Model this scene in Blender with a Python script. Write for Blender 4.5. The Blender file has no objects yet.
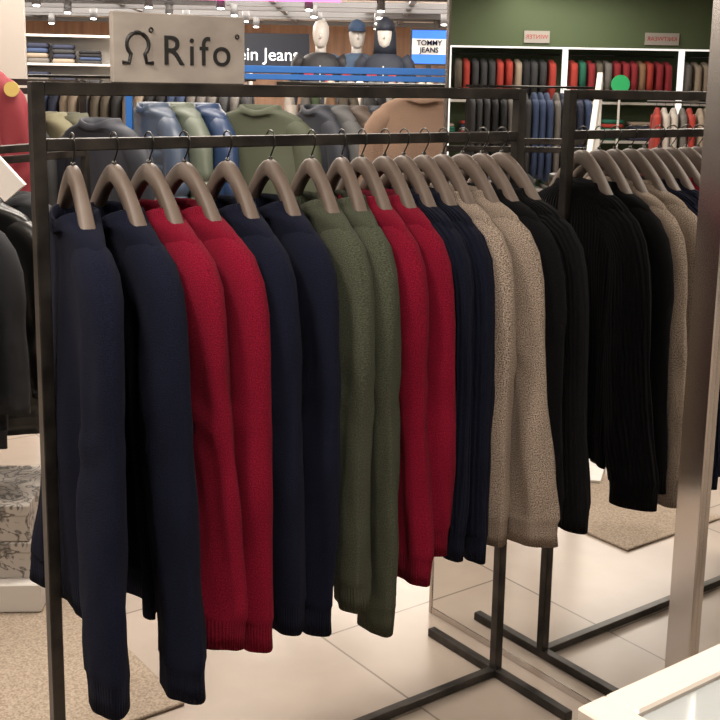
import bpy, math, random
from math import sin, cos, pi, radians, sqrt, exp
from mathutils import Vector, Matrix, noise
RND=random.Random(11)
sc=bpy.context.scene
sc.view_settings.view_transform='Standard'
COL=sc.collection

# ---------------------------------------------------------------- materials
def newmat(name):
    m=bpy.data.materials.new(name); m.use_nodes=True
    nt=m.node_tree; b=nt.nodes['Principled BSDF']
    return m,nt,b
def L(nt,a,b): nt.links.new(a,b)
_plain={}
def plain(name,col,rough=.6,metal=0.,spec=.5,emit=None,estr=0.):
    if name in _plain: return _plain[name]
    m,nt,b=newmat(name)
    b.inputs['Base Color'].default_value=(*col,1); b.inputs['Roughness'].default_value=rough
    b.inputs['Metallic'].default_value=metal; b.inputs['Specular IOR Level'].default_value=spec
    if emit: b.inputs['Emission Color'].default_value=(*emit,1); b.inputs['Emission Strength'].default_value=estr
    _plain[name]=m
    return m
def knit(name,col,kind='fine',fleck=0.35,col2=None,rough=1.,sheen=.03):
    m,nt,b=newmat(name); N=nt.nodes
    tc=N.new('ShaderNodeTexCoord')
    no=N.new('ShaderNodeTexNoise'); no.inputs['Scale'].default_value=400; no.inputs['Detail'].default_value=2
    L(nt,tc.outputs['UV'],no.inputs['Vector'])
    no2=N.new('ShaderNodeTexNoise'); no2.inputs['Scale'].default_value=9; no2.inputs['Detail'].default_value=3
    L(nt,tc.outputs['UV'],no2.inputs['Vector'])
    ramp=N.new('ShaderNodeValToRGB')
    c2=col2 or tuple(min(1,c*(1+fleck*2.2)+.002*fleck) for c in col)
    lo=tuple(c*(1-fleck) for c in col)
    ramp.color_ramp.elements[0].position=.36; ramp.color_ramp.elements[0].color=(*lo,1)
    ramp.color_ramp.elements[1].position=.66; ramp.color_ramp.elements[1].color=(*c2,1)
    L(nt,no.outputs['Fac'],ramp.inputs['Fac'])
    mr=N.new('ShaderNodeMapRange'); mr.inputs[3].default_value=.74; mr.inputs[4].default_value=1.2
    L(nt,no2.outputs['Fac'],mr.inputs[0])
    mx=N.new('ShaderNodeMixRGB'); mx.blend_type='MULTIPLY'; mx.inputs['Fac'].default_value=1
    L(nt,ramp.outputs['Color'],mx.inputs['Color1']); L(nt,mr.outputs[0],mx.inputs['Color2'])
    L(nt,mx.outputs['Color'],b.inputs['Base Color'])
    b.inputs['Roughness'].default_value=rough; b.inputs['Specular IOR Level'].default_value=.06
    b.inputs['Sheen Weight'].default_value=sheen; b.inputs['Sheen Roughness'].default_value=.6
    b.inputs['Sheen Tint'].default_value=(*[min(1,.3+c*1.5) for c in col],1)
    bp=N.new('ShaderNodeBump'); bp.inputs['Distance'].default_value={'fine':.0020,'rib':.007,'cuff':.0018}[kind]
    bp.inputs['Strength'].default_value=.8
    if kind=='fine':
        L(nt,no.outputs['Fac'],bp.inputs['Height'])
    else:
        wu=N.new('ShaderNodeTexWave'); wu.wave_type='BANDS'; wu.bands_direction='X'
        wu.inputs['Scale'].default_value={'rib':26,'cuff':48}[kind]; wu.inputs['Distortion'].default_value=.4
        wu.inputs['Detail'].default_value=0
        L(nt,tc.outputs['UV'],wu.inputs['Vector'])
        mm=N.new('ShaderNodeMath'); mm.operation='MULTIPLY'; mm.inputs[1].default_value=.35; L(nt,no.outputs['Fac'],mm.inputs[0])
        add=N.new('ShaderNodeMath'); add.operation='ADD'
        L(nt,wu.outputs['Fac'],add.inputs[0]); L(nt,mm.outputs[0],add.inputs[1])
        L(nt,add.outputs[0],bp.inputs['Height'])
    L(nt,bp.outputs['Normal'],b.inputs['Normal'])
    return m
def woodmat(name,c1,c2,scale=6,stretch=(1,1,12),rough=.45):
    m,nt,b=newmat(name); N=nt.nodes
    tc=N.new('ShaderNodeTexCoord'); mp=N.new('ShaderNodeMapping'); mp.inputs['Scale'].default_value=stretch
    no=N.new('ShaderNodeTexNoise'); no.inputs['Scale'].default_value=scale; no.inputs['Detail'].default_value=5
    L(nt,tc.outputs['Object'],mp.inputs['Vector']); L(nt,mp.outputs['Vector'],no.inputs['Vector'])
    r=N.new('ShaderNodeValToRGB'); r.color_ramp.elements[0].position=.35; r.color_ramp.elements[1].position=.7
    r.color_ramp.elements[0].color=(*c1,1); r.color_ramp.elements[1].color=(*c2,1)
    L(nt,no.outputs['Fac'],r.inputs['Fac']); L(nt,r.outputs['Color'],b.inputs['Base Color'])
    b.inputs['Roughness'].default_value=rough
    return m

steel=woodmat('dark_steel',(.022,.019,.017),(.065,.057,.050),14,(1,1,1),.34); steel.node_tree.nodes['Principled BSDF'].inputs['Metallic'].default_value=.6
hookm=plain('hook_metal',(.05,.048,.045),.3,.9)
hangerm=woodmat('hanger_wood',(.078,.055,.042),(.130,.096,.075),5,(1,1,1),.55)
signm=woodmat('sign_board',(.23,.20,.175),(.32,.285,.25),9,(1,1,2),.6)
blackm=plain('black_print',(.006,.006,.006),.5)
whitem=plain('white_lacquer',(.66,.63,.59),.35)
greenw=plain('green_wall_paint',(.060,.090,.036),.7)
brass=plain('brushed_steel_trim',(.58,.54,.51),.22,1.)
mirrorm=plain('mirror_glass',(.83,.83,.82),.004,1.)

# ---------------------------------------------------------------- mesh builder
class MB:
    def __init__(s): s.v=[];s.f=[];s.uv=[];s.m=[];s.sm=[]
    def loft(s,rings,mat=0,cap0=False,cap1=False,closed=True,smooth=True):
        n=len(rings[0]); base=len(s.v)
        for r in rings: s.v.extend([tuple(p) for p in r])
        mid=rings[len(rings)//2]
        us=[0]
        for i in range(n): us.append(us[-1]+(Vector(mid[(i+1)%n])-Vector(mid[i])).length)
        v=0
        for j in range(len(rings)-1):
            d=max((Vector(rings[j+1][0])-Vector(rings[j][0])).length,1e-5)
            mt=mat(j) if callable(mat) else mat
            for i in range(n if closed else n-1):
                i2=(i+1)%n
                s.f.append((base+j*n+i,base+j*n+i2,base+(j+1)*n+i2,base+(j+1)*n+i))
                s.uv.append([(us[i],v),(us[i+1],v),(us[i+1],v+d),(us[i],v+d)])
                s.m.append(mt); s.sm.append(smooth)
            v+=d
        for flag,j in ((cap0,0),(cap1,len(rings)-1)):
            if flag:
                idx=[base+j*n+i for i in range(n)]
                if j==0: idx.reverse()
                s.f.append(tuple(idx)); s.uv.append([(s.v[i][0],s.v[i][1]) for i in idx])
                s.m.append(mat(max(0,j-1)) if callable(mat) else mat); s.sm.append(False)
    def box(s,x0,x1,y0,y1,z0,z1,mat=0,b=.002):
        b=min(b,(x1-x0)*.3,(y1-y0)*.3,(z1-z0)*.3)
        def rr(z,ins):
            a0,a1,c0,c1=x0+ins,x1-ins,y0+ins,y1-ins
            return [(a0+b,c0,z),(a1-b,c0,z),(a1,c0+b,z),(a1,c1-b,z),(a1-b,c1,z),(a0+b,c1,z),(a0,c1-b,z),(a0,c0+b,z)]
        s.loft([rr(z0,b),rr(z0+b,0),rr(z1-b,0),rr(z1,b)],mat,True,True,smooth=False)
    def tube(s,pts,r,n=8,mat=0,caps=True):
        rings=[]
        for i,p in enumerate(pts):
            p=Vector(p); a=Vector(pts[max(0,i-1)]); c=Vector(pts[min(len(pts)-1,i+1)])
            t=(c-a).normalized()
            up=Vector((0,1,0)) if abs(t.y)<.9 else Vector((1,0,0))
            e1=t.cross(up).normalized(); e2=t.cross(e1)
            rr=r[i] if isinstance(r,(list,tuple)) else r
            rings.append([tuple(p+e1*cos(2*pi*k/n)*rr+e2*sin(2*pi*k/n)*rr) for k in range(n)])
        s.loft(rings,mat,caps,caps)
    def ellipsoid(s,c,rx,ry,rz,mat=0,n=20,k=12):
        rings=[]
        for j in range(k+1):
            a=-pi/2+pi*j/k; q=max(cos(a),.02)
            rings.append([(c[0]+rx*q*cos(2*pi*i/n),c[1]+ry*q*sin(2*pi*i/n),c[2]+rz*sin(a)) for i in range(n)])
        s.loft(rings,mat,True,True)
    def obj(s,name,mats,loc=(0,0,0),rz=0,parent=None):
        me=bpy.data.meshes.new(name); me.from_pydata(s.v,[],s.f)
        uvl=me.uv_layers.new(name='UVMap'); k=0
        flat=[c for f in s.uv for p in f for c in p]
        uvl.data.foreach_set('uv',flat)
        for m in mats: me.materials.append(m)
        me.polygons.foreach_set('material_index',s.m); me.polygons.foreach_set('use_smooth',s.sm)
        me.update()
        o=bpy.data.objects.new(name,me); COL.objects.link(o)
        o.location=loc; o.rotation_euler=(0,0,rz)
        if parent: o.parent=parent
        return o
def empty(name,loc=(0,0,0),rz=0):
    e=bpy.data.objects.new(name,None); COL.objects.link(e); e.location=loc; e.rotation_euler=(0,0,rz); e.empty_display_size=.1
    return e
def text(name,body,size,mat,loc,rot,parent=None,ext=.001,align='CENTER',off=0,spacing=1.):
    cu=bpy.data.curves.new(name,'FONT'); cu.body=body; cu.size=size; cu.extrude=ext; cu.align_x=align; cu.align_y='CENTER'; cu.offset=off
    cu.space_character=spacing
    cu.materials.append(mat)
    o=bpy.data.objects.new(name,cu); COL.objects.link(o); o.location=loc; o.rotation_euler=rot
    if parent: o.parent=parent
    return o

# ---------------------------------------------------------------- frame of the shop fitting (rack / mirror / counter share an axis)
TH=radians(-53.5)
rv=Vector((.8039,.5948,0)); nv=Vector((.5948,-.8039,0))
P0=Vector((-.595,2.065,0))          # left post
LEN=1.217; H=1.56

def make_rack(name,loc,rz,length,h,foot,mat,t=.0125,rail=.115,base=True):
    e=empty(name,loc,rz)     # local y = along rack, local x = across
    def part(nm,*a):
        m=MB(); m.box(*a,0,.0018); m.obj(nm,[mat],parent=e)
    part('post_1',-t,t,-t,t,0,h); part('post_2',-t,t,length-t,length+t,0,h)
    part('top_bar',-t,t,t,length-t,h-2*t,h)
    part('hanging_rail',-.010,.010,t,length-t,h-rail-.0115,h-rail+.0115)
    if base: part('base_bar',-t,t,t,length-t,0.004,2*t)
    part('foot_1',-foot/2,foot/2,-t,t,0,2*t-.001); part('foot_2',-foot/2,foot/2,length-t,length+t,0,2*t-.001)
    return e
rack=make_rack('clothing_rack',P0,TH,LEN,H,.54,steel)

# sign
sg=empty('rack_sign',P0+rv*.291+Vector((0,0,H)),TH)
m=MB(); m.box(-.008,.008,-.143,.143,0,.132,0,.0015); m.obj('board',[signm],parent=sg)
rotT=(radians(90),0,radians(90))
text('lettering','Rifo',.080,blackm,(.0095,-.043,.060),rotT,sg,.0008,'LEFT',.0002,1.2)
mm=MB()
arc=[(.0098,-.093+.0225*sin(a),.072+.0225*cos(a)) for a in [radians(k) for k in range(-140,141,14)]]
arc=[(.0098,-.093-.032,.038),(.0098,-.093-.018,.038)]+arc+[(.0098,-.093+.018,.038),(.0098,-.093+.032,.038)]
mm.tube(arc,.0036,6)
mm.tube([(.0098,.124+.004*cos(a),.094+.004*sin(a)) for a in [k*pi/6 for k in range(13)]],.0014,5)
mm.tube([(.0098,-.065+.004*cos(a),.100+.004*sin(a)) for a in [k*pi/6 for k in range(13)]],.0014,5)
mm.obj('logo',[blackm],parent=sg)

# ---------------------------------------------------------------- hangers
def hz(ax):
    u=ax/.1
    return -.085*u**1.5 if u<1 else -.085-.085*(1-exp(-1.5*(u-1)))
def make_hanger(loc,rz,span=.172,stem=.055):
    m=MB(); rings=[]
    K=41
    for k in range(K):
        x=-span+2*span*k/(K-1); ax=sqrt(x*x+.008**2)
        z=hz(ax); f=abs(x)/span
        h=.0195-.0100*f; t=.0115+.006*f**1.3
        s=(hz(ax+.001)-hz(ax-.001))/.002*x/ax
        nx,nz=-s/sqrt(1+s*s),1/sqrt(1+s*s)
        sc_=1 if 0<k<K-1 else .5
        ring=[]
        for a in range(12):
            A=2*pi*a/12; c,q=cos(A),sin(A)
            cc=math.copysign(abs(c)**.6,c); qq=math.copysign(abs(q)**.6,q)
            ring.append((x+nx*h*cc*sc_,t*qq*sc_,z+nz*h*cc*sc_))
        rings.append(ring)
    m.loft(rings,0,True,True)
    cz=stem+.001
    pts=[(.0205*cos(radians(a)),0,cz+.0205*sin(radians(a))) for a in range(195,-41,-12)]
    pts+=[(.006,0,cz-.026),(0,0,cz-.034),(0,0,-.004)]
    m.tube(pts,.0017,7,1)
    m.tube([(0,0,.012),(0,0,.022)],.0045,8,1)
    return m.obj('clothes_hanger',[hangerm,hookm],loc,rz)

# ---------------------------------------------------------------- garments
def garment(name,mats,loc,rz,cuff,hem,seed,res=1.,sway=0.,quilt=0,wide=1.,sleeve_scale=1.,twist=0.,thick=1.,bell=0.,swing=0.,flat=0.,sb=1.):
    """local x: shoulder to shoulder, y: front/back, z up; origin on the hanger apex. cuff/hem local z (negative)"""
    m=MB(); NA=int(44*res); 
    rn=random.Random(seed); ph=[rn.uniform(0,6.28) for _ in range(12)]
    def nz(p,s,a,zf=.22): 
        return noise.noise(Vector((p[0]*s+seed*3.1,p[1]*s*1.0,p[2]*s*zf+seed)))*a
    # --- body
    prof=[(-.100,.066,.028,1),(-.078,.068,.031,1),(-.062,.079,.037,1),(-.063,.086,.041,1),(-.076,.093,.044,1),(-.084,.104,.044,0),
          (-.091,.125,.042,0),(-.101,.152,.039,0),(-.115,.178,.036,0),(-.136,.196,.034,0),(-.165,.205,.034,0),(-.20,.203,.034,0)]
    z=-.20; stp=.012 if quilt else .03/max(res,.5)
    while z>hem+.075:
        z-=stp; f=(-z-.2)/max(.1,(-hem-.2))
        prof.append((z,.200-.006*f,.032+.004*sin(f*5+ph[0]),0))
    prof+= [(hem+.060,.194,.031,0),(hem+.055,.192,.030,1),(hem+.03,.191,.029,1),(hem,.192,.029,1),(hem+.004,.186,.025,1),(hem+.05,.184,.024,1)]
    rings=[]
    for (zz,w,t,_) in prof:
        w*=wide; t*=thick
        f=max(0,min(1,(-zz-.17)/.35)); r=[]
        for i in range(NA):
            A=2*pi*i/NA; c,q=cos(A),sin(A)
            x=w*math.copysign(abs(c)**.75,c); y=t*math.copysign(abs(q)**.85,q)
            fx=x/.2
            y+=f*(.014*sin(fx*5+ph[1])+.009*sin(fx*9+ph[2]+zz*4))
            dz=0
            if zz>-.1: dz=-.022*max(0,-q)*(1 if zz>-.095 else .5)*math.exp(-(x/.06)**2)
            qf=1.
            if quilt and zz<-.1: qf=1+.26*abs(sin(pi*zz/quilt))**.6-.13
            p=(x*(1+(qf-1)*.3),y*qf,zz+dz)
            d=nz(p,9,.012)*f+nz(p,22,.005)*f
            r.append((p[0]+d*c,p[1]+d*q*1.3+sway*f*f*.5,p[2]))
        rings.append(r)
    m.loft(rings,lambda j:prof[min(j+1,len(prof)-1)][3]) 
    # --- sleeves
    for sd in (1,-1):
        q0=ph[3] if sd>0 else ph[4]; q1=ph[5] if sd>0 else ph[6]; q2=ph[7] if sd>0 else ph[8]
        ctrl=[(.110,-.150,.046,.030),(.145,-.161,.052,.034*sb),(.173,-.181,.055,.036*sb),(.194,-.214,.058,.036*sb),(.206,-.262,.061,.035*sb),(.213,-.335,.063,.034*sb)]
        n=int(42*res); z0=-.335; zc=cuff+.065
        for k in range(1,n+1):
            f=k/n; zz=z0+(zc-z0)*f
            ctrl.append((.213+.012*f+.005*sin(f*2.6+q0)*f+bell*.02*f+swing*f*f, zz, .063-.003*f+bell*.009*f, (.034-.003*f+bell*.003*f)*sb))
        xe=ctrl[-1][0]; ae=ctrl[-1][2]; be=ctrl[-1][3]
        cuffp=[(xe,zc-.004,ae*.97,be*.97),(xe,zc-.012,ae*.94,be*.95),(xe,zc-.035,ae*.92,be*.93),(xe,cuff,ae*.92,be*.93),(xe,cuff+.004,ae*.82,be*.7),(xe,cuff+.05,ae*.76,be*.65)]
        allc=ctrl+cuffp; rings=[]; NB=int(48*res)
        for k,(x,zz,a,b) in enumerate(allc):
            a*=sleeve_scale; b*=sleeve_scale
            x0,zz0=allc[max(0,k-1)][:2]; x1,zz1=allc[min(len(ctrl)+2,k+1)][:2]
            if k>len(ctrl)+2: tx,tz=0,-1
            else:
                tx,tz=x1-x0,zz1-zz0
                if abs(tz)<.001 and abs(tx)<.001: tx,tz=0,-1
                l=sqrt(tx*tx+tz*tz); tx/=l; tz/=l
            nx,nz_=-tz,tx
            f=max(0,min(1,(-zz-.2)/.6)); r=[]
            rot=twist*f*sd
            live=1 if k<len(ctrl) else .5
            ex=.9+flat*min(1,f*2.2)
            for i in range(NB):
                A=2*pi*i/NB; c,q=cos(A),sin(A)
                g=min(1,f*2.5)*live; aq=abs(q)   # pleats act on the flat faces so the folded edges stay straight
                pl=sin(3*A+q0+zz*2.2); pl2=sin(2*A+q2-zz*1.6)
                wr=1+g*aq*(.16*math.copysign(abs(pl)**.7,pl)+.09*sin(5*A+q1-zz*4)-.25*max(0,pl2)**4)
                wr+=g*aq*.10*exp(-((f-.42)/.09)**2)*sin(zz*60+4*sin(A+q1))
                we=1+g*.02*sin(zz*9+q1+A)
                if quilt and k<len(ctrl): 
                    wq=1+.24*abs(sin(pi*zz/quilt))**.6-.12; wr*=wq; we*=wq
                aa=a*c*we; bb=b*math.copysign(aq**ex,q)*wr*(1+flat*.12)
                px,py=aa*cos(rot)-bb*sin(rot), aa*sin(rot)+bb*cos(rot)
                X=(x+nx*px); Y=py+sway*f*f+.010*sin(zz*4+q0)*f; Z=zz+nz_*px
                d=nz((X*sd+5*sd,Y,Z),12,.014)*min(1,f*4)+nz((X*sd+9*sd,Y,Z),30,.005,.3)*min(1,f*4)
                r.append((sd*(wide*X+d*c),Y+d*q,Z))
            rings.append(r)
        if sd<0: rings=[list(reversed(r)) for r in rings]
        m.loft(rings,lambda j,L_=len(ctrl):1 if j>=L_ else 0)
    return m.obj(name,mats,loc,rz)

nc=(.0048,.0058,.0135)
navy=(knit('navy_wool',nc),knit('navy_wool_rib',nc,'cuff'))
navyr=(knit('navy_ribbed_wool',nc,'rib'),knit('navy_ribbed_cuff',nc,'cuff'))
rc=(.122,.0038,.0140)
red=(knit('crimson_wool',rc,fleck=.3),knit('crimson_wool_rib',rc,'cuff',.3))
oc=(.043,.047,.032)
olive=(knit('olive_wool',oc,fleck=.3),knit('olive_wool_rib',oc,'cuff',.3))
taupe=(knit('taupe_tweed_wool',(.125,.092,.070),'fine',.5,(.42,.34,.275)),knit('taupe_tweed_rib',(.13,.098,.076),'cuff',.35,(.36,.29,.235)))
bc=(.0032,.0032,.0036)
blk=(knit('black_wool',bc),knit('black_wool_rib',bc,'cuff'))
blkr=(knit('black_ribbed_wool',(.004,.004,.0045),'rib'),blk[1])

AP=1.39
items=[ # t, cuff world z, hem z, mats, extra yaw deg, sway, bell, swing
 (.066,.468,.54,navy,-10,-.012,1.2,.035),(.149,.440,.55,navy,-1,.0,.9,.02),(.222,.505,.58,red,1,.0,.6,.02),(.299,.478,.58,red,4,.0,.3,.01),
 (.397,.487,.60,navy,-3,.0,.4,.0),(.500,.455,.58,navy,-5,0,.2,0),(.604,.484,.60,olive,-9,0,.3,0),(.684,.405,.58,olive,-13,0,-.1,0),
 (.739,.50,.62,red,-7,.0,.1,.0),(.803,.55,.64,red,-5,.0,.4,.0),(.858,.53,.62,navyr,-4,.0,.3,.01),(.918,.51,.62,navyr,-4,0,.1,.01),
 (.975,.53,.62,taupe,-4,0,0,0),(1.037,.512,.62,taupe,3,.01,1.0,.01),(1.099,.55,.62,blk,3,0,.4,.01),(1.163,.525,.6,blkr,8,.0,.8,.03)]
for i,(t,cf,hm,mt,yaw,sw,bell,swg) in enumerate(items):
    p=P0+rv*t+Vector((0,0,AP)); rz=TH+radians(yaw)
    make_hanger(p,rz)
    garment('sweater',mt,p,rz,cf-AP,hm-AP,i+1,1.2,sw,thick=.95 if i<8 else .85,bell=bell,sleeve_scale=1.06 if i<8 else .98,twist=RND.uniform(-.45,.45),swing=swg,flat=.3)

# ---------------------------------------------------------------- mirror column
M0=Vector((.4505,2.848,0))
col=empty('wall_mirror',M0,TH)
m=MB(); m.box(-.365,.498,0,.012,.02,2.68,0,.0005); m.obj('mirror_glass',[mirrorm],parent=col)
m=MB(); m.box(.498,.566,-.018,.02,0,2.69,0,.003); m.box(-.376,-.365,-.004,.02,0,2.69,0,.001); m.box(-.365,.498,-.002,.012,0,.02,0,.001); m.obj('frame',[brass],parent=col)
m=MB(); m.box(.566,1.25,0,.012,.02,2.68,0,.0005); m.obj('mirror_glass_side',[mirrorm],parent=col)
m=MB(); m.box(-.37,1.30,.022,.36,0,2.7,0,.003); m.obj('column',[plain('column_paint',(.5,.46,.42),.6)],M0,TH)

# ---------------------------------------------------------------- counter
ct=empty('display_counter',(.262,1.122,0),TH)
cream=plain('counter_cream',(.55,.48,.42),.3)
m=MB(); m.box(0,.62,.0,.95,.06,.862,0,.004); m.obj('body',[cream],parent=ct)
m=MB(); m.box(-.012,.632,-.012,.034,.862,.90,0,.003); m.box(-.012,.632,.92,.962,.862,.90,0,.003); m.box(-.012,.034,.034,.92,.862,.90,0,.003); m.box(.59,.632,.034,.92,.862,.90,0,.003)
m.obj('rim',[plain('rim_cream',(.56,.50,.44),.25)],parent=ct)
m=MB(); m.box(.034,.59,.034,.92,.8635,.893,0,.001); m.obj('glass_top',[plain('white_glass',(.32,.34,.34),.05,0,.8)],parent=ct)
m=MB(); m.box(.03,.6,.03,.92,0,.06,0,.002); m.obj('plinth',[steel],parent=ct)

# ---------------------------------------------------------------- room shell
def floor_mat():
    m,nt,b=newmat('stone_tile_floor'); N=nt.nodes
    tc=N.new('ShaderNodeTexCoord'); mp=N.new('ShaderNodeMapping'); mp.inputs['Rotation'].default_value=(0,0,-TH); mp.inputs['Location'].default_value=(.2,.1,0)
    L(nt,tc.outputs['Object'],mp.inputs['Vector'])
    br=N.new('ShaderNodeTexBrick'); br.offset=.5; br.inputs['Scale'].default_value=1.
    br.inputs['Brick Width'].default_value=.9; br.inputs['Row Height'].default_value=.9; br.inputs['Mortar Size'].default_value=.0035
    br.inputs['Color1'].default_value=(.39,.325,.27,1); br.inputs['Color2'].default_value=(.42,.35,.295,1); br.inputs['Mortar'].default_value=(.21,.17,.14,1)
    L(nt,mp.outputs['Vector'],br.inputs['Vector'])
    no=N.new('ShaderNodeTexNoise'); no.inputs['Scale'].default_value=5; no.inputs['Detail'].default_value=8
    L(nt,tc.outputs['Object'],no.inputs['Vector'])
    mr=N.new('ShaderNodeMapRange'); mr.inputs[3].default_value=.82; mr.inputs[4].default_value=1.12
    L(nt,no.outputs['Fac'],mr.inputs[0])
    mx=N.new('ShaderNodeMixRGB'); mx.blend_type='MULTIPLY'; mx.inputs['Fac'].default_value=1
    L(nt,br.outputs['Color'],mx.inputs['Color1']); L(nt,mr.outputs[0],mx.inputs['Color2']); L(nt,mx.outputs['Color'],b.inputs['Base Color'])
    b.inputs['Roughness'].default_value=.25
    return m
m=MB(); m.box(-15,8,-5,23,-.1,0,0,.001); m.obj('floor',[floor_mat()])
ceilm=plain('ceiling_white',(.80,.77,.73),.8)
m=MB(); m.box(-15,8,-5,23,2.7,2.8,0,.001); m.obj('ceiling',[ceilm])
wallm=plain('shop_wall_paint',(.55,.50,.45),.8)
m=MB(); m.box(-8.8,8,22,22.2,0,2.7,0,.001); m.obj('wall_back',[woodmat('wall_wood',(.20,.11,.065),(.33,.19,.12),3,(3,1,.3),.5)])
m=MB(); m.box(7.8,8,-5,22,0,2.7,0,.001); m.obj('wall_right',[wallm])
m=MB(); m.box(-15,8,-5.2,-5,0,2.7,0,.001); m.obj('wall_front',[wallm])
m=MB(); m.box(-8.8,-8.6,11.5,22,0,2.7,0,.001); m.obj('wall_side',[wallm])
GW=Vector((-10.94,3.9,0)); GR=radians(73)
m=MB(); m.box(-9.2,8.2,.0,.15,0,2.7,0,.001); m.obj('wall_left',[greenw],GW,GR)

# ceiling fittings
lampm=plain('lamp_panel',(1,1,1),.5,emit=(1,.94,.85),estr=9.)
m=MB()
for yy in (15.2,17.6,20.0):
    for xx in (-6.4,-4.6,-3.2,-1.7,-.3,1.1,2.6):
        m.box(xx,xx+.95,yy,yy+.35,2.685,2.699,0,.001)
m.obj('ceiling_lamp_panels',[lampm])
m=MB(); 
for k,yy in enumerate((14.4,15.9,16.9,18.3,19.1,21)):
    m.box(-8,7,yy,yy+.09,2.58,2.66,0,.002)
for xx in (-6,-3.6,-1.3,.6,2.6):
    m.box(xx,xx+.08,13,21.9,2.62,2.69,0,.002)
for yy in (14.4,15.9,17.4,19.1):
    for xx in (-5.2,-4.1,-2.7,-1.8,-.7,.2,1.2):
        m.tube([(xx,yy,2.6),(xx,yy-.02,2.45)],.055,10); m.tube([(xx,yy-.02,2.455),(xx,yy-.022,2.44)],.042,10,1)
m.obj('track_lighting',[plain('track_grey',(.10,.10,.105),.5),plain('spot_lens',(1,1,1),.3,emit=(1,.95,.85),estr=12)])
m=MB(); m.box(-2.4,-.3,14.2,14.26,2.54,2.60,0,.002); m.obj('led_strip',[plain('pink_led',(1,.2,.6),.5,emit=(1,.12,.55),estr=3)])

# ---------------------------------------------------------------- simple clothes masses
pal=[plain('cloth_%d'%i,c,.9) for i,c in enumerate([(.02,.025,.05),(.03,.03,.032),(.20,.012,.018),(.09,.075,.055),(.05,.075,.035),(.25,.20,.15),(.03,.05,.11),(.42,.38,.34),(.010,.010,.012),(.30,.03,.02),(.12,.11,.10),(.2,.11,.06),(.01,.10,.06)])]
def clothes_row(name,x0,x1,loc,rz,ztop,zbot,cols,seed,depth=.22,step=.06):
    m=MB(); rn=random.Random(seed); x=x0+step/2; NP=len(pal); c=rn.choice(cols)
    while x<x1:
        if rn.random()<.7: c=rn.choice(cols)
        zb=zbot+rn.uniform(-.08,.08); tk=step*.42; dd=depth*rn.uniform(.9,1.05); rings=[]
        for (f,w,t) in ((0,.25,.5),(.02,.35,.8),(.07,.8,1),(.13,1,1),(.4,.97,1.05),(.7,.95,1),(1,.93,.9)):
            z=ztop+(zb-ztop)*f; rings.append([(x+tk*t*sin(2*pi*i/12)+.01*sin(f*6+x*30),w*dd*math.copysign(abs(cos(2*pi*i/12))**.8,cos(2*pi*i/12)),z) for i in range(12)])
        m.loft(rings,c,True,True)
        for s in (1,-1):
            rings=[]
            for (f,o,q) in ((.08,.7,.04),(.14,1.,.055),(.3,1.12,.055),(.6,1.15,.05),(.98,1.15,.04)):
                z=ztop+(zb-ztop)*f
                rings.append([(x+tk*1.0*sin(2*pi*i/10),s*(o*dd)+q*cos(2*pi*i/10),z) for i in range(10)])
            m.loft(rings,c,True,True)
        m.tube([(x,0,ztop-.01),(x,0,ztop+.05)],.003,5,NP)
        x+=step*rn.uniform(.9,1.15)
    m.tube([(x0-.05,0,ztop+.055),(x1+.05,0,ztop+.055)],.012,8,NP)
    return m.obj(name,pal+[hookm],loc,rz)
def folded(m,x,y,z,w,d,h,n,cols,rn):
    for k in range(n):
        c=rn.choice(cols); hh=h/n; z0=z+k*hh; j=rn.uniform(-.008,.008)
        def rr(zz,ins): 
            pts=[]
            for i in range(20):
                A=2*pi*i/20; cc,q=cos(A),sin(A)
                pts.append((x+j+(w/2-ins)*math.copysign(abs(cc)**.35,cc),y+(d/2-ins)*math.copysign(abs(q)**.35,q),zz))
            return pts
        m.loft([rr(z0,.012),rr(z0+hh*.25,0),rr(z0+hh*.7,0),rr(z0+hh*.97,.012)],c,True,True)
GM=Matrix.Rotation(GR,3,'Z')
# green wall displays (seen in the mirror)
gw=empty('wall_display_unit',GW,GR)
m=MB(); m.box(-8,8,-.55,-.003,2.02,2.69,0,.003); m.obj('header',[plain('green_header',(.064,.092,.040),.7)],parent=gw)
ledm=plain('led_upright',(.8,.8,.8),.5,emit=(1,.97,.92),estr=.9)
m=MB(); 
for k in range(-5,6):
    x=.39+k*1.38; m.box(x-.03,x+.03,-.50,-.44,0,2.02,0,.002)
m.obj('uprights',[ledm],parent=gw)
m=MB(); m.box(-8,8,-.54,-.46,2.0,2.02,0,.001); m.obj('led_strip',[ledm],parent=gw)
m=MB(); 
for z in (.3,.9,1.36): m.box(-8,8,-.46,-.003,z,z+.03,0,.002)
m.obj('shelves',[plain('shelf_grey',(.40,.38,.35),.5)],parent=gw)
rn=random.Random(5)
warm=[2,9,3,5,2,10,11,12,8,1,9]
for k in range(-3,4):
    x=.39+k*1.38
    o=clothes_row('hanging_clothes_row',x+.08,x+1.28,GW,GR,1.88,1.45,warm if k!=0 else [5,1,10,3,9,8,12],40+k,.17,.10)
    o.location=GW+GM@Vector((0,-.25,0))
m=MB()
for z in (.33,.93,1.39):
    for k in range(-14,14):
        if z<1.3 : folded(m,k*.34+.1,-.24,z+.002,.27,.33,rn.uniform(.16,.34),5,[0,1,3,5,7,10,9,12],rn)
m.obj('folded_clothes',pal,GW,GR)
sgn=empty('department_sign',GW+GM@Vector((-.25,-.62,0)),GR)
m=MB(); m.tube([(0,0,1.6),(0.0,-.015,1.6)],.11,24); m.obj('disc',[plain('green_sign',(.02,.30,.10),.5,emit=(.02,.4,.12),estr=.3)],parent=sgn)
m=MB(); m.box(-.012,.012,.002,.02,0,1.6,0,.001); m.obj('pole',[whitem],parent=sgn)
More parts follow.
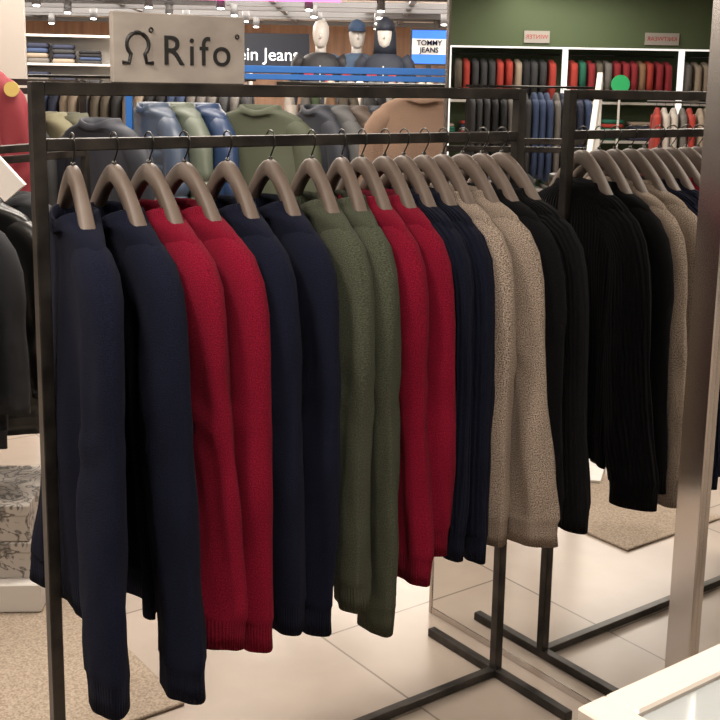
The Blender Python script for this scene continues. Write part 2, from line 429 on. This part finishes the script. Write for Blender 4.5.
for xx,ww in ((.75,.3),(-.72,.4)):
    e=empty('price_sign',GW+GM@Vector((xx,-.56,0)),GR)
    m=MB(); m.box(-ww/2,ww/2,-.012,0,2.06,2.2,0,.001); m.obj('board',[plain('sign_grey',(.30,.28,.25),.6)],parent=e)
    text('lettering','WINTER' if ww<.35 else 'KNITWEAR',.07,plain('sign_red',(.35,.03,.03),.6),(0,-.014,2.13),(radians(90),0,0),e,.001)
for k,(lx,ly,h,cs) in enumerate(((1.1,-2.6,1.50,[6,0,1,8,10]),(-.6,-3.2,1.38,[5,7,10,1,3,9]),(-1.9,-2.2,1.42,[8,1,2,12,10]))):
    clothes_row('hanging_clothes_row',-.6,.6,GW+GM@Vector((lx,ly,0)),GR+.15*k,h,.6,cs,300+k,.2,.075)

# ---------------------------------------------------------------- mid background
bluem=plain('blue_rack_paint',(.015,.10,.33),.4)
b_rack=make_rack('display_rack',(-.98,4.75,0),radians(-90),1.80,1.63,.5,bluem,.014,.045)
ps=plain('puffer_slate',(.035,.052,.085),.42); pg=plain('puffer_sage',(.085,.10,.075),.5); pn=plain('puffer_navy',(.015,.032,.080),.38)
olj=(plain('olive_jacket_cloth',(.045,.052,.030),.75),)*2
for k,(x,mt) in enumerate(((-.88,ps),(-.775,pg),(-.67,pn))):
    garment('puffer_jacket',(mt,mt),(x,4.75,1.535),radians(-58),-.62,-.62,60+k,1.1,quilt=.062,thick=1.35,wide=1.1,sb=1.2)
garment('field_jacket',olj,(-.42,4.62,1.535),radians(-18),-.62,-.66,70,.8,thick=1.2,sb=1.2)
dk=(plain('dark_jacket',(.010,.012,.020),.7),)*2; br_=(plain('brown_jacket',(.05,.033,.024),.7),)*2; gy=(plain('grey_jacket',(.06,.06,.06),.8),)*2
for k,x in enumerate((-.20,-.12,-.04,.04,.56,.64,.72)):
    garment('hanging_jacket',[dk,gy,br_][k%3],(x,4.80,1.535),radians(-62),-.6,-.6,80+k,.6,thick=1.)
tan=(knit('tan_shearling',(.14,.085,.058),'fine',.35,(.25,.17,.125)),)*2
garment('shearling_coat',tan,(.24,4.40,1.60),radians(-12),-.62,-.8,90,.8,thick=1.4,wide=.95,sb=1.2)

# left jackets
r_left=make_rack('garment_rail',(-1.78,4.3,0),radians(-90),.72,1.56,.4,steel,.012,.045)
for k,(x,c) in enumerate(((-1.19,(.15,.14,.085)),(-1.11,(.07,.07,.045)),(-1.30,(.02,.02,.02)),(-1.42,(.015,.015,.02)))):
    garment('casual_jacket',(plain('jk%d'%k,c,.8),)*2,(x,4.3,1.50),radians(-50),-.6,-.62,100+k,.6,thick=1.2)
garment('dark_parka',dk,(-.94,4.05,1.49),radians(-35),-.62,-.7,108,.6,thick=1.2)
# dark jackets at the left border
r_l2=make_rack('jacket_rail',(-1.30,2.90,0),radians(-20),1.02,1.36,.26,steel,.012,.045,base=False)
leather=plain('black_leather',(.005,.005,.005),.34); chc=plain('charcoal_cloth',(.009,.010,.013),.85)
for k,(q,mt) in enumerate(((.11,leather),(.27,chc),(.43,leather),(.59,chc))):
    p=Vector((-1.30,2.90,1.28))+Vector((sin(radians(20)),cos(radians(20)),0))*q
    garment('leather_jacket' if mt==leather else 'dark_jacket',(mt,)*2,p,radians(-14),-.66,-.78,120+k,.8,thick=1.1,wide=1.0)
# white sloped sign holder
st=empty('sloped_sign_stand',(-1.03,2.86,0),0)
m=MB(); 
rings=[]
for (x,z) in ((-.15,1.60),(.145,1.275)):
    rings.append([(x-.026,-.01,z-.022),(x+.026,-.01,z+.022),(x+.026,.01,z+.022),(x-.026,.01,z-.022)])
m.loft(rings,0,True,True,smooth=False); m.obj('sloped_arm',[whitem],parent=st)
m=MB(); m.box(-.16,-.14,-.01,.01,0.012,1.60,0,.001); m.box(-.28,-.02,-.10,.02,.0105,.022,0,.001); m.obj('pole',[whitem],parent=st)

# plinth with printed boxes
def toile():
    m,nt,b=newmat('engraved_print'); N=nt.nodes
    tc=N.new('ShaderNodeTexCoord'); n1=N.new('ShaderNodeTexNoise'); n1.inputs['Scale'].default_value=14; n1.inputs['Detail'].default_value=9; n1.inputs['Distortion'].default_value=1.4
    L(nt,tc.outputs['Object'],n1.inputs['Vector'])
    r=N.new('ShaderNodeValToRGB'); e=r.color_ramp.elements
    e[0].position=.45; e[0].color=(.46,.42,.38,1); e[1].position=.50; e[1].color=(.05,.045,.04,1)
    q=e.new(.55); q.color=(.46,.42,.38,1)
    L(nt,n1.outputs['Fac'],r.inputs['Fac']); L(nt,r.outputs['Color'],b.inputs['Base Color'])
    return m
tl=toile()
m=MB(); m.box(-.75,0,0,.62,0.011,.10,0,.004); m.obj('display_plinth',[whitem],(-.925,3.08,0),radians(4))
for k,(z,h,dx) in enumerate(((.10,.115,0),(.215,.115,.01))):
    m=MB(); m.box(-.60,0,0,.35,0,h-.012,0,.003); m.box(-.603,.003,-.003,.353,h-.035,h-.001,0,.003); m.obj('printed_box',[tl],(-.955-dx,3.12,z),radians(4))

# rug
def rugmat():
    m,nt,b=newmat('jute_rug'); N=nt.nodes
    tc=N.new('ShaderNodeTexCoord'); n=N.new('ShaderNodeTexNoise'); n.inputs['Scale'].default_value=160
    L(nt,tc.outputs['Object'],n.inputs['Vector'])
    r=N.new('ShaderNodeValToRGB'); r.color_ramp.elements[0].position=.35; r.color_ramp.elements[1].position=.65
    r.color_ramp.elements[0].color=(.25,.195,.145,1); r.color_ramp.elements[1].color=(.41,.335,.26,1)
    L(nt,n.outputs['Fac'],r.inputs['Fac']); L(nt,r.outputs['Color'],b.inputs['Base Color']); b.inputs['Roughness'].default_value=.95
    return m
m=MB(); m.box(-1.35,-.34,-.06,.46,0.0005,.010,0,.003); m.obj('jute_rug',[rugmat()],P0,TH)

# ---------------------------------------------------------------- far background
fs=empty('shop_fascia_sign',(-1.75,14,0))
m=MB(); m.box(-1.2,1.08,0,.06,1.66,2.14,0,.003); m.obj('panel',[plain('fascia_navy',(.012,.018,.035),.5)],parent=fs)
text('lettering','Calvin Klein Jeans',.215,plain('sign_white',(1,1,1),.5,emit=(1,1,1),estr=1.2),(.96,-.012,1.88),(radians(90),0,0),fs,.004,'RIGHT')
m=MB(); m.box(-1.2,-1.12,0,.06,0,1.66,0,.002); m.box(1.0,1.08,0,.06,0,1.66,0,.002); m.obj('legs',[steel],parent=fs)
scn=empty('advertising_screen',(1.02,18,0))
m=MB(); m.box(-.30,.30,0,.05,1.85,2.42,0,.004); m.obj('bezel',[blackm],parent=scn)
m=MB(); m.box(-.27,.27,-.006,-.001,1.88,2.39,0,.001); m.obj('display',[plain('screen_blue',(.02,.1,.4),.3,emit=(.01,.10,.75),estr=1.3)],parent=scn)
m=MB(); m.box(-.27,.27,-.010,-.0065,2.02,2.26,0,.001); m.obj('band',[plain('screen_white',(.5,.5,.5),.6)],parent=scn)
for k,wd in enumerate(('TOMMY','JEANS')):
    text('word_%d'%(k+1),wd,.11,plain('screen_text',(.002,.003,.02),.9,0,.1),(0,-.022,2.195-.11*k),(radians(90),0,0),scn,.004,'CENTER',.002)
m=MB(); m.box(-.04,.04,.01,.05,0,1.85,0,.002); m.obj('stand',[steel],parent=scn)

def mannequin(loc,rz,jack,trou,cap=None,hood=False):
    m=MB() # 0 skin,1 jacket,2 trousers,3 cap
    def oval(z,rx,ry,cx=0,cy=0,n=20): return [(cx+rx*cos(2*pi*i/n),cy+ry*sin(2*pi*i/n),z) for i in range(n)]
    for s in (1,-1):
        m.loft([oval(.08,.05,.055,s*.11),oval(.3,.06,.065,s*.11),oval(.5,.065,.07,s*.105),oval(.75,.085,.09,s*.095),oval(.92,.09,.1,s*.085)],2,True,True)
        m.loft([oval(0,.04,.10,s*.115,-.05),oval(.05,.045,.12,s*.115,-.05),oval(.10,.04,.06,s*.11,0)],2,True,True)
        m.tube([(s*.17,0,1.46),(s*.215,0,1.40),(s*.245,.01,1.25),(s*.26,.01,1.12),(s*.265,-.03,.98),(s*.265,-.06,.86)],[.06,.065,.058,.052,.047,.042],12,1)
        m.ellipsoid((s*.265,-.075,.80),.03,.045,.07,0)
    m.loft([oval(.80,.175,.125),oval(.9,.175,.125),oval(1.05,.16,.115),oval(1.2,.18,.125),oval(1.33,.205,.125),oval(1.42,.20,.11),oval(1.475,.14,.085),oval(1.50,.075,.065)],1,True,True)
    m.loft([oval(1.47,.055,.055),oval(1.53,.05,.05),oval(1.58,.05,.055)],0,True,True)
    m.loft([oval(1.545,.03,.04,0,-.03),oval(1.57,.055,.065,0,-.02),oval(1.62,.07,.088,0,-.01),oval(1.68,.078,.098,0,0),oval(1.74,.074,.092,0,.005),oval(1.785,.05,.065,0,.01),oval(1.80,.012,.02,0,.01)],0,True,True)
    m.loft([oval(1.625,.008,.010,0,-.098),oval(1.64,.011,.018,0,-.10),oval(1.68,.006,.010,0,-.097)],0,True,True)
    if cap:
        m.loft([oval(1.70,.083,.104,0,.003),oval(1.745,.081,.10,0,.005),oval(1.79,.06,.078,0,.01),oval(1.815,.015,.02,0,.01)],3,True,True)
        if not hood: m.loft([oval(1.70,.07,.07,0,-.10),oval(1.708,.07,.07,0,-.10)],3,True,True)
        else: m.loft([oval(1.49,.11,.10,0,.03),oval(1.58,.105,.11,0,.04),oval(1.68,.10,.115,0,.035),oval(1.78,.08,.10,0,.035),oval(1.83,.02,.03,0,.04)],3,True,True)
    m.box(-.006,.006,-.128,-.118,.85,1.38,4,.001); m.box(.05,.12,-.128,-.11,1.22,1.30,5,.001); m.box(-.15,-.06,-.128,-.10,1.28,1.36,5,.001)
    return m.obj('mannequin',[plain('mannequin_white',(.6,.57,.54),.4),jack,trou,cap or jack,plain('zip_light',(.6,.6,.6),.4),plain('badge_red',(.45,.03,.03),.6)],loc,rz)
pl=MB(); pl.box(-.95,.65,-.4,.4,0,.34,0,.004); pl.obj('mannequin_podium',[whitem],(0.0,10.8,0))
denim=plain('denim',(.04,.075,.15),.8); ink=plain('ink',(.015,.02,.035),.7)
mannequin((-.41,10.8,.34),0,plain('jacket_black_white',(.02,.02,.025),.6),ink)
mannequin((-.07,10.85,.34),.1,plain('jacket_grey_denim',(.06,.10,.17),.8),ink,denim)
mannequin((.19,10.6,.34),-.1,ink,ink,ink,True)
def shelving(loc,rz,w,h,n,seed,cols):
    e=empty('shelving_unit',loc,rz)
    m=MB(); m.box(-w/2,-w/2+.03,0,.4,0,h,0,.002); m.box(w/2-.03,w/2,0,.4,0,h,0,.002); m.box(-w/2+.03,w/2-.03,.385,.4,0,h,0,.001)
    zs=[.1+(h-.13)*k/n for k in range(n+1)]
    for z in zs: m.box(-w/2+.03,w/2-.03,0,.384,z,z+.025,0,.001)
    m.obj('carcass',[whitem],parent=e)
    m=MB(); rn=random.Random(seed)
    for z in zs[:-1]:
        x=-w/2+.19
        while x<w/2-.15: folded(m,x,.18,z+.026,.25,.3,rn.uniform(.12,.24),4,cols,rn); x+=.29
    m.obj('folded_clothes',pal,parent=e)
shelving((-3.35,13,0),radians(10),1.1,2.05,6,1,[0,1,5,8,10,6])
shelving((-4.6,13.2,0),radians(15),1.1,2.05,6,2,[0,1,5,8,10,3])
shelving((-2.1,15,0),0,1.2,1.9,5,3,[0,1,5,8,10,2])
shelving((1.4,15,0),0,1.2,1.55,5,4,[0,1,5,7,8,10])
shelving((2.7,12,0),-.1,1.2,1.7,5,4,[0,1,5,7,8,10])
clothes_row('hanging_clothes_row',-2.6,-.9,(0,9,0),0,1.52,.6,[0,1,3,6,8,10,5],21,.22,.08)
clothes_row('hanging_clothes_row',-.5,1.6,(0,7.2,0),.1,1.50,.6,[3,10,1,5,11,8,4,7],22,.22,.08)
clothes_row('hanging_clothes_row',-.3,2.0,(0,9.4,0),-.1,1.6,.7,[10,1,5,7,8],23,.22,.08)
clothes_row('hanging_clothes_row',-4.4,-2.6,(0,7.4,0),.2,1.45,.6,[0,1,8,3,5],24,.22,.08)
m=MB(); m.box(-1.0,0,0,.04,0,2.4,0,.003); m.obj('partition_panel',[plain('partition_beige',(.45,.40,.36),.7)],(-1.66,5.6,0),.1)
# crimson jacket on its own stand
vs=garment('varsity_jacket',(plain('varsity_red',(.19,.014,.022),.7),plain('varsity_gold',(.50,.33,.06),.7)),(-1.43,3.95,1.695),radians(4),-.6,-.62,140,.8,thick=1.3,sb=1.2)
m=MB(); m.tube([(0,0,-1.67),(0,0,-.05)],.014,10); m.tube([(0,0,-1.695),(0,0,-1.67)],.10,20); m.obj('stand',[steel],parent=vs)
e=MB(); e.tube([(.215,-.045,-.17),(.215,-.052,-.17)],.026,20,0); e.obj('badge',[plain('badge_cream',(.50,.36,.10),.7)],parent=vs)

# ---------------------------------------------------------------- lights
def area(x,y,z,sx,sy,p,col=(1,.905,.80),rot=(0,0,0)):
    l=bpy.data.lights.new('ceiling_light','AREA'); l.shape='RECTANGLE'; l.size=sx; l.size_y=sy; l.energy=p; l.color=col
    o=bpy.data.objects.new('ceiling_light',l); COL.objects.link(o); o.location=(x,y,z); o.rotation_euler=rot
area(.2,.9,2.66,.4,.2,46)
area(-1.0,1.3,2.66,.4,.2,38)
area(1.6,-.4,2.66,.8,.4,20)
area(-.5,3.5,2.66,1.2,.3,42)
area(-3,2.5,2.66,1.5,1.,62)
area(-6,3,2.66,2,1.5,85)
area(-9,4,2.66,2,1.5,90)
area(-1.5,5.5,2.66,2,1,95)
area(-.3,3.9,2.66,1.6,.3,35)
area(.5,9,2.66,3,1.5,170)
area(-3,12,2.66,4,2,260)
area(1,16,2.66,6,3,420)
area(-3,18,2.66,6,3,420)
w=bpy.data.worlds.new('World'); sc.world=w; w.use_nodes=True
w.node_tree.nodes['Background'].inputs[0].default_value=(1,.95,.9,1); w.node_tree.nodes['Background'].inputs[1].default_value=.3

# ---------------------------------------------------------------- camera
cam=bpy.data.cameras.new('Camera'); co=bpy.data.objects.new('Camera',cam); COL.objects.link(co)
cam.sensor_width=36; cam.lens=56; cam.shift_y=-.097; cam.clip_end=100; cam.clip_start=.05
co.matrix_world=Matrix.Translation((0,0,1.568))@Matrix.Rotation(radians(90-10.5),4,'X')@Matrix.Rotation(radians(1.0),4,'Z')
sc.camera=co
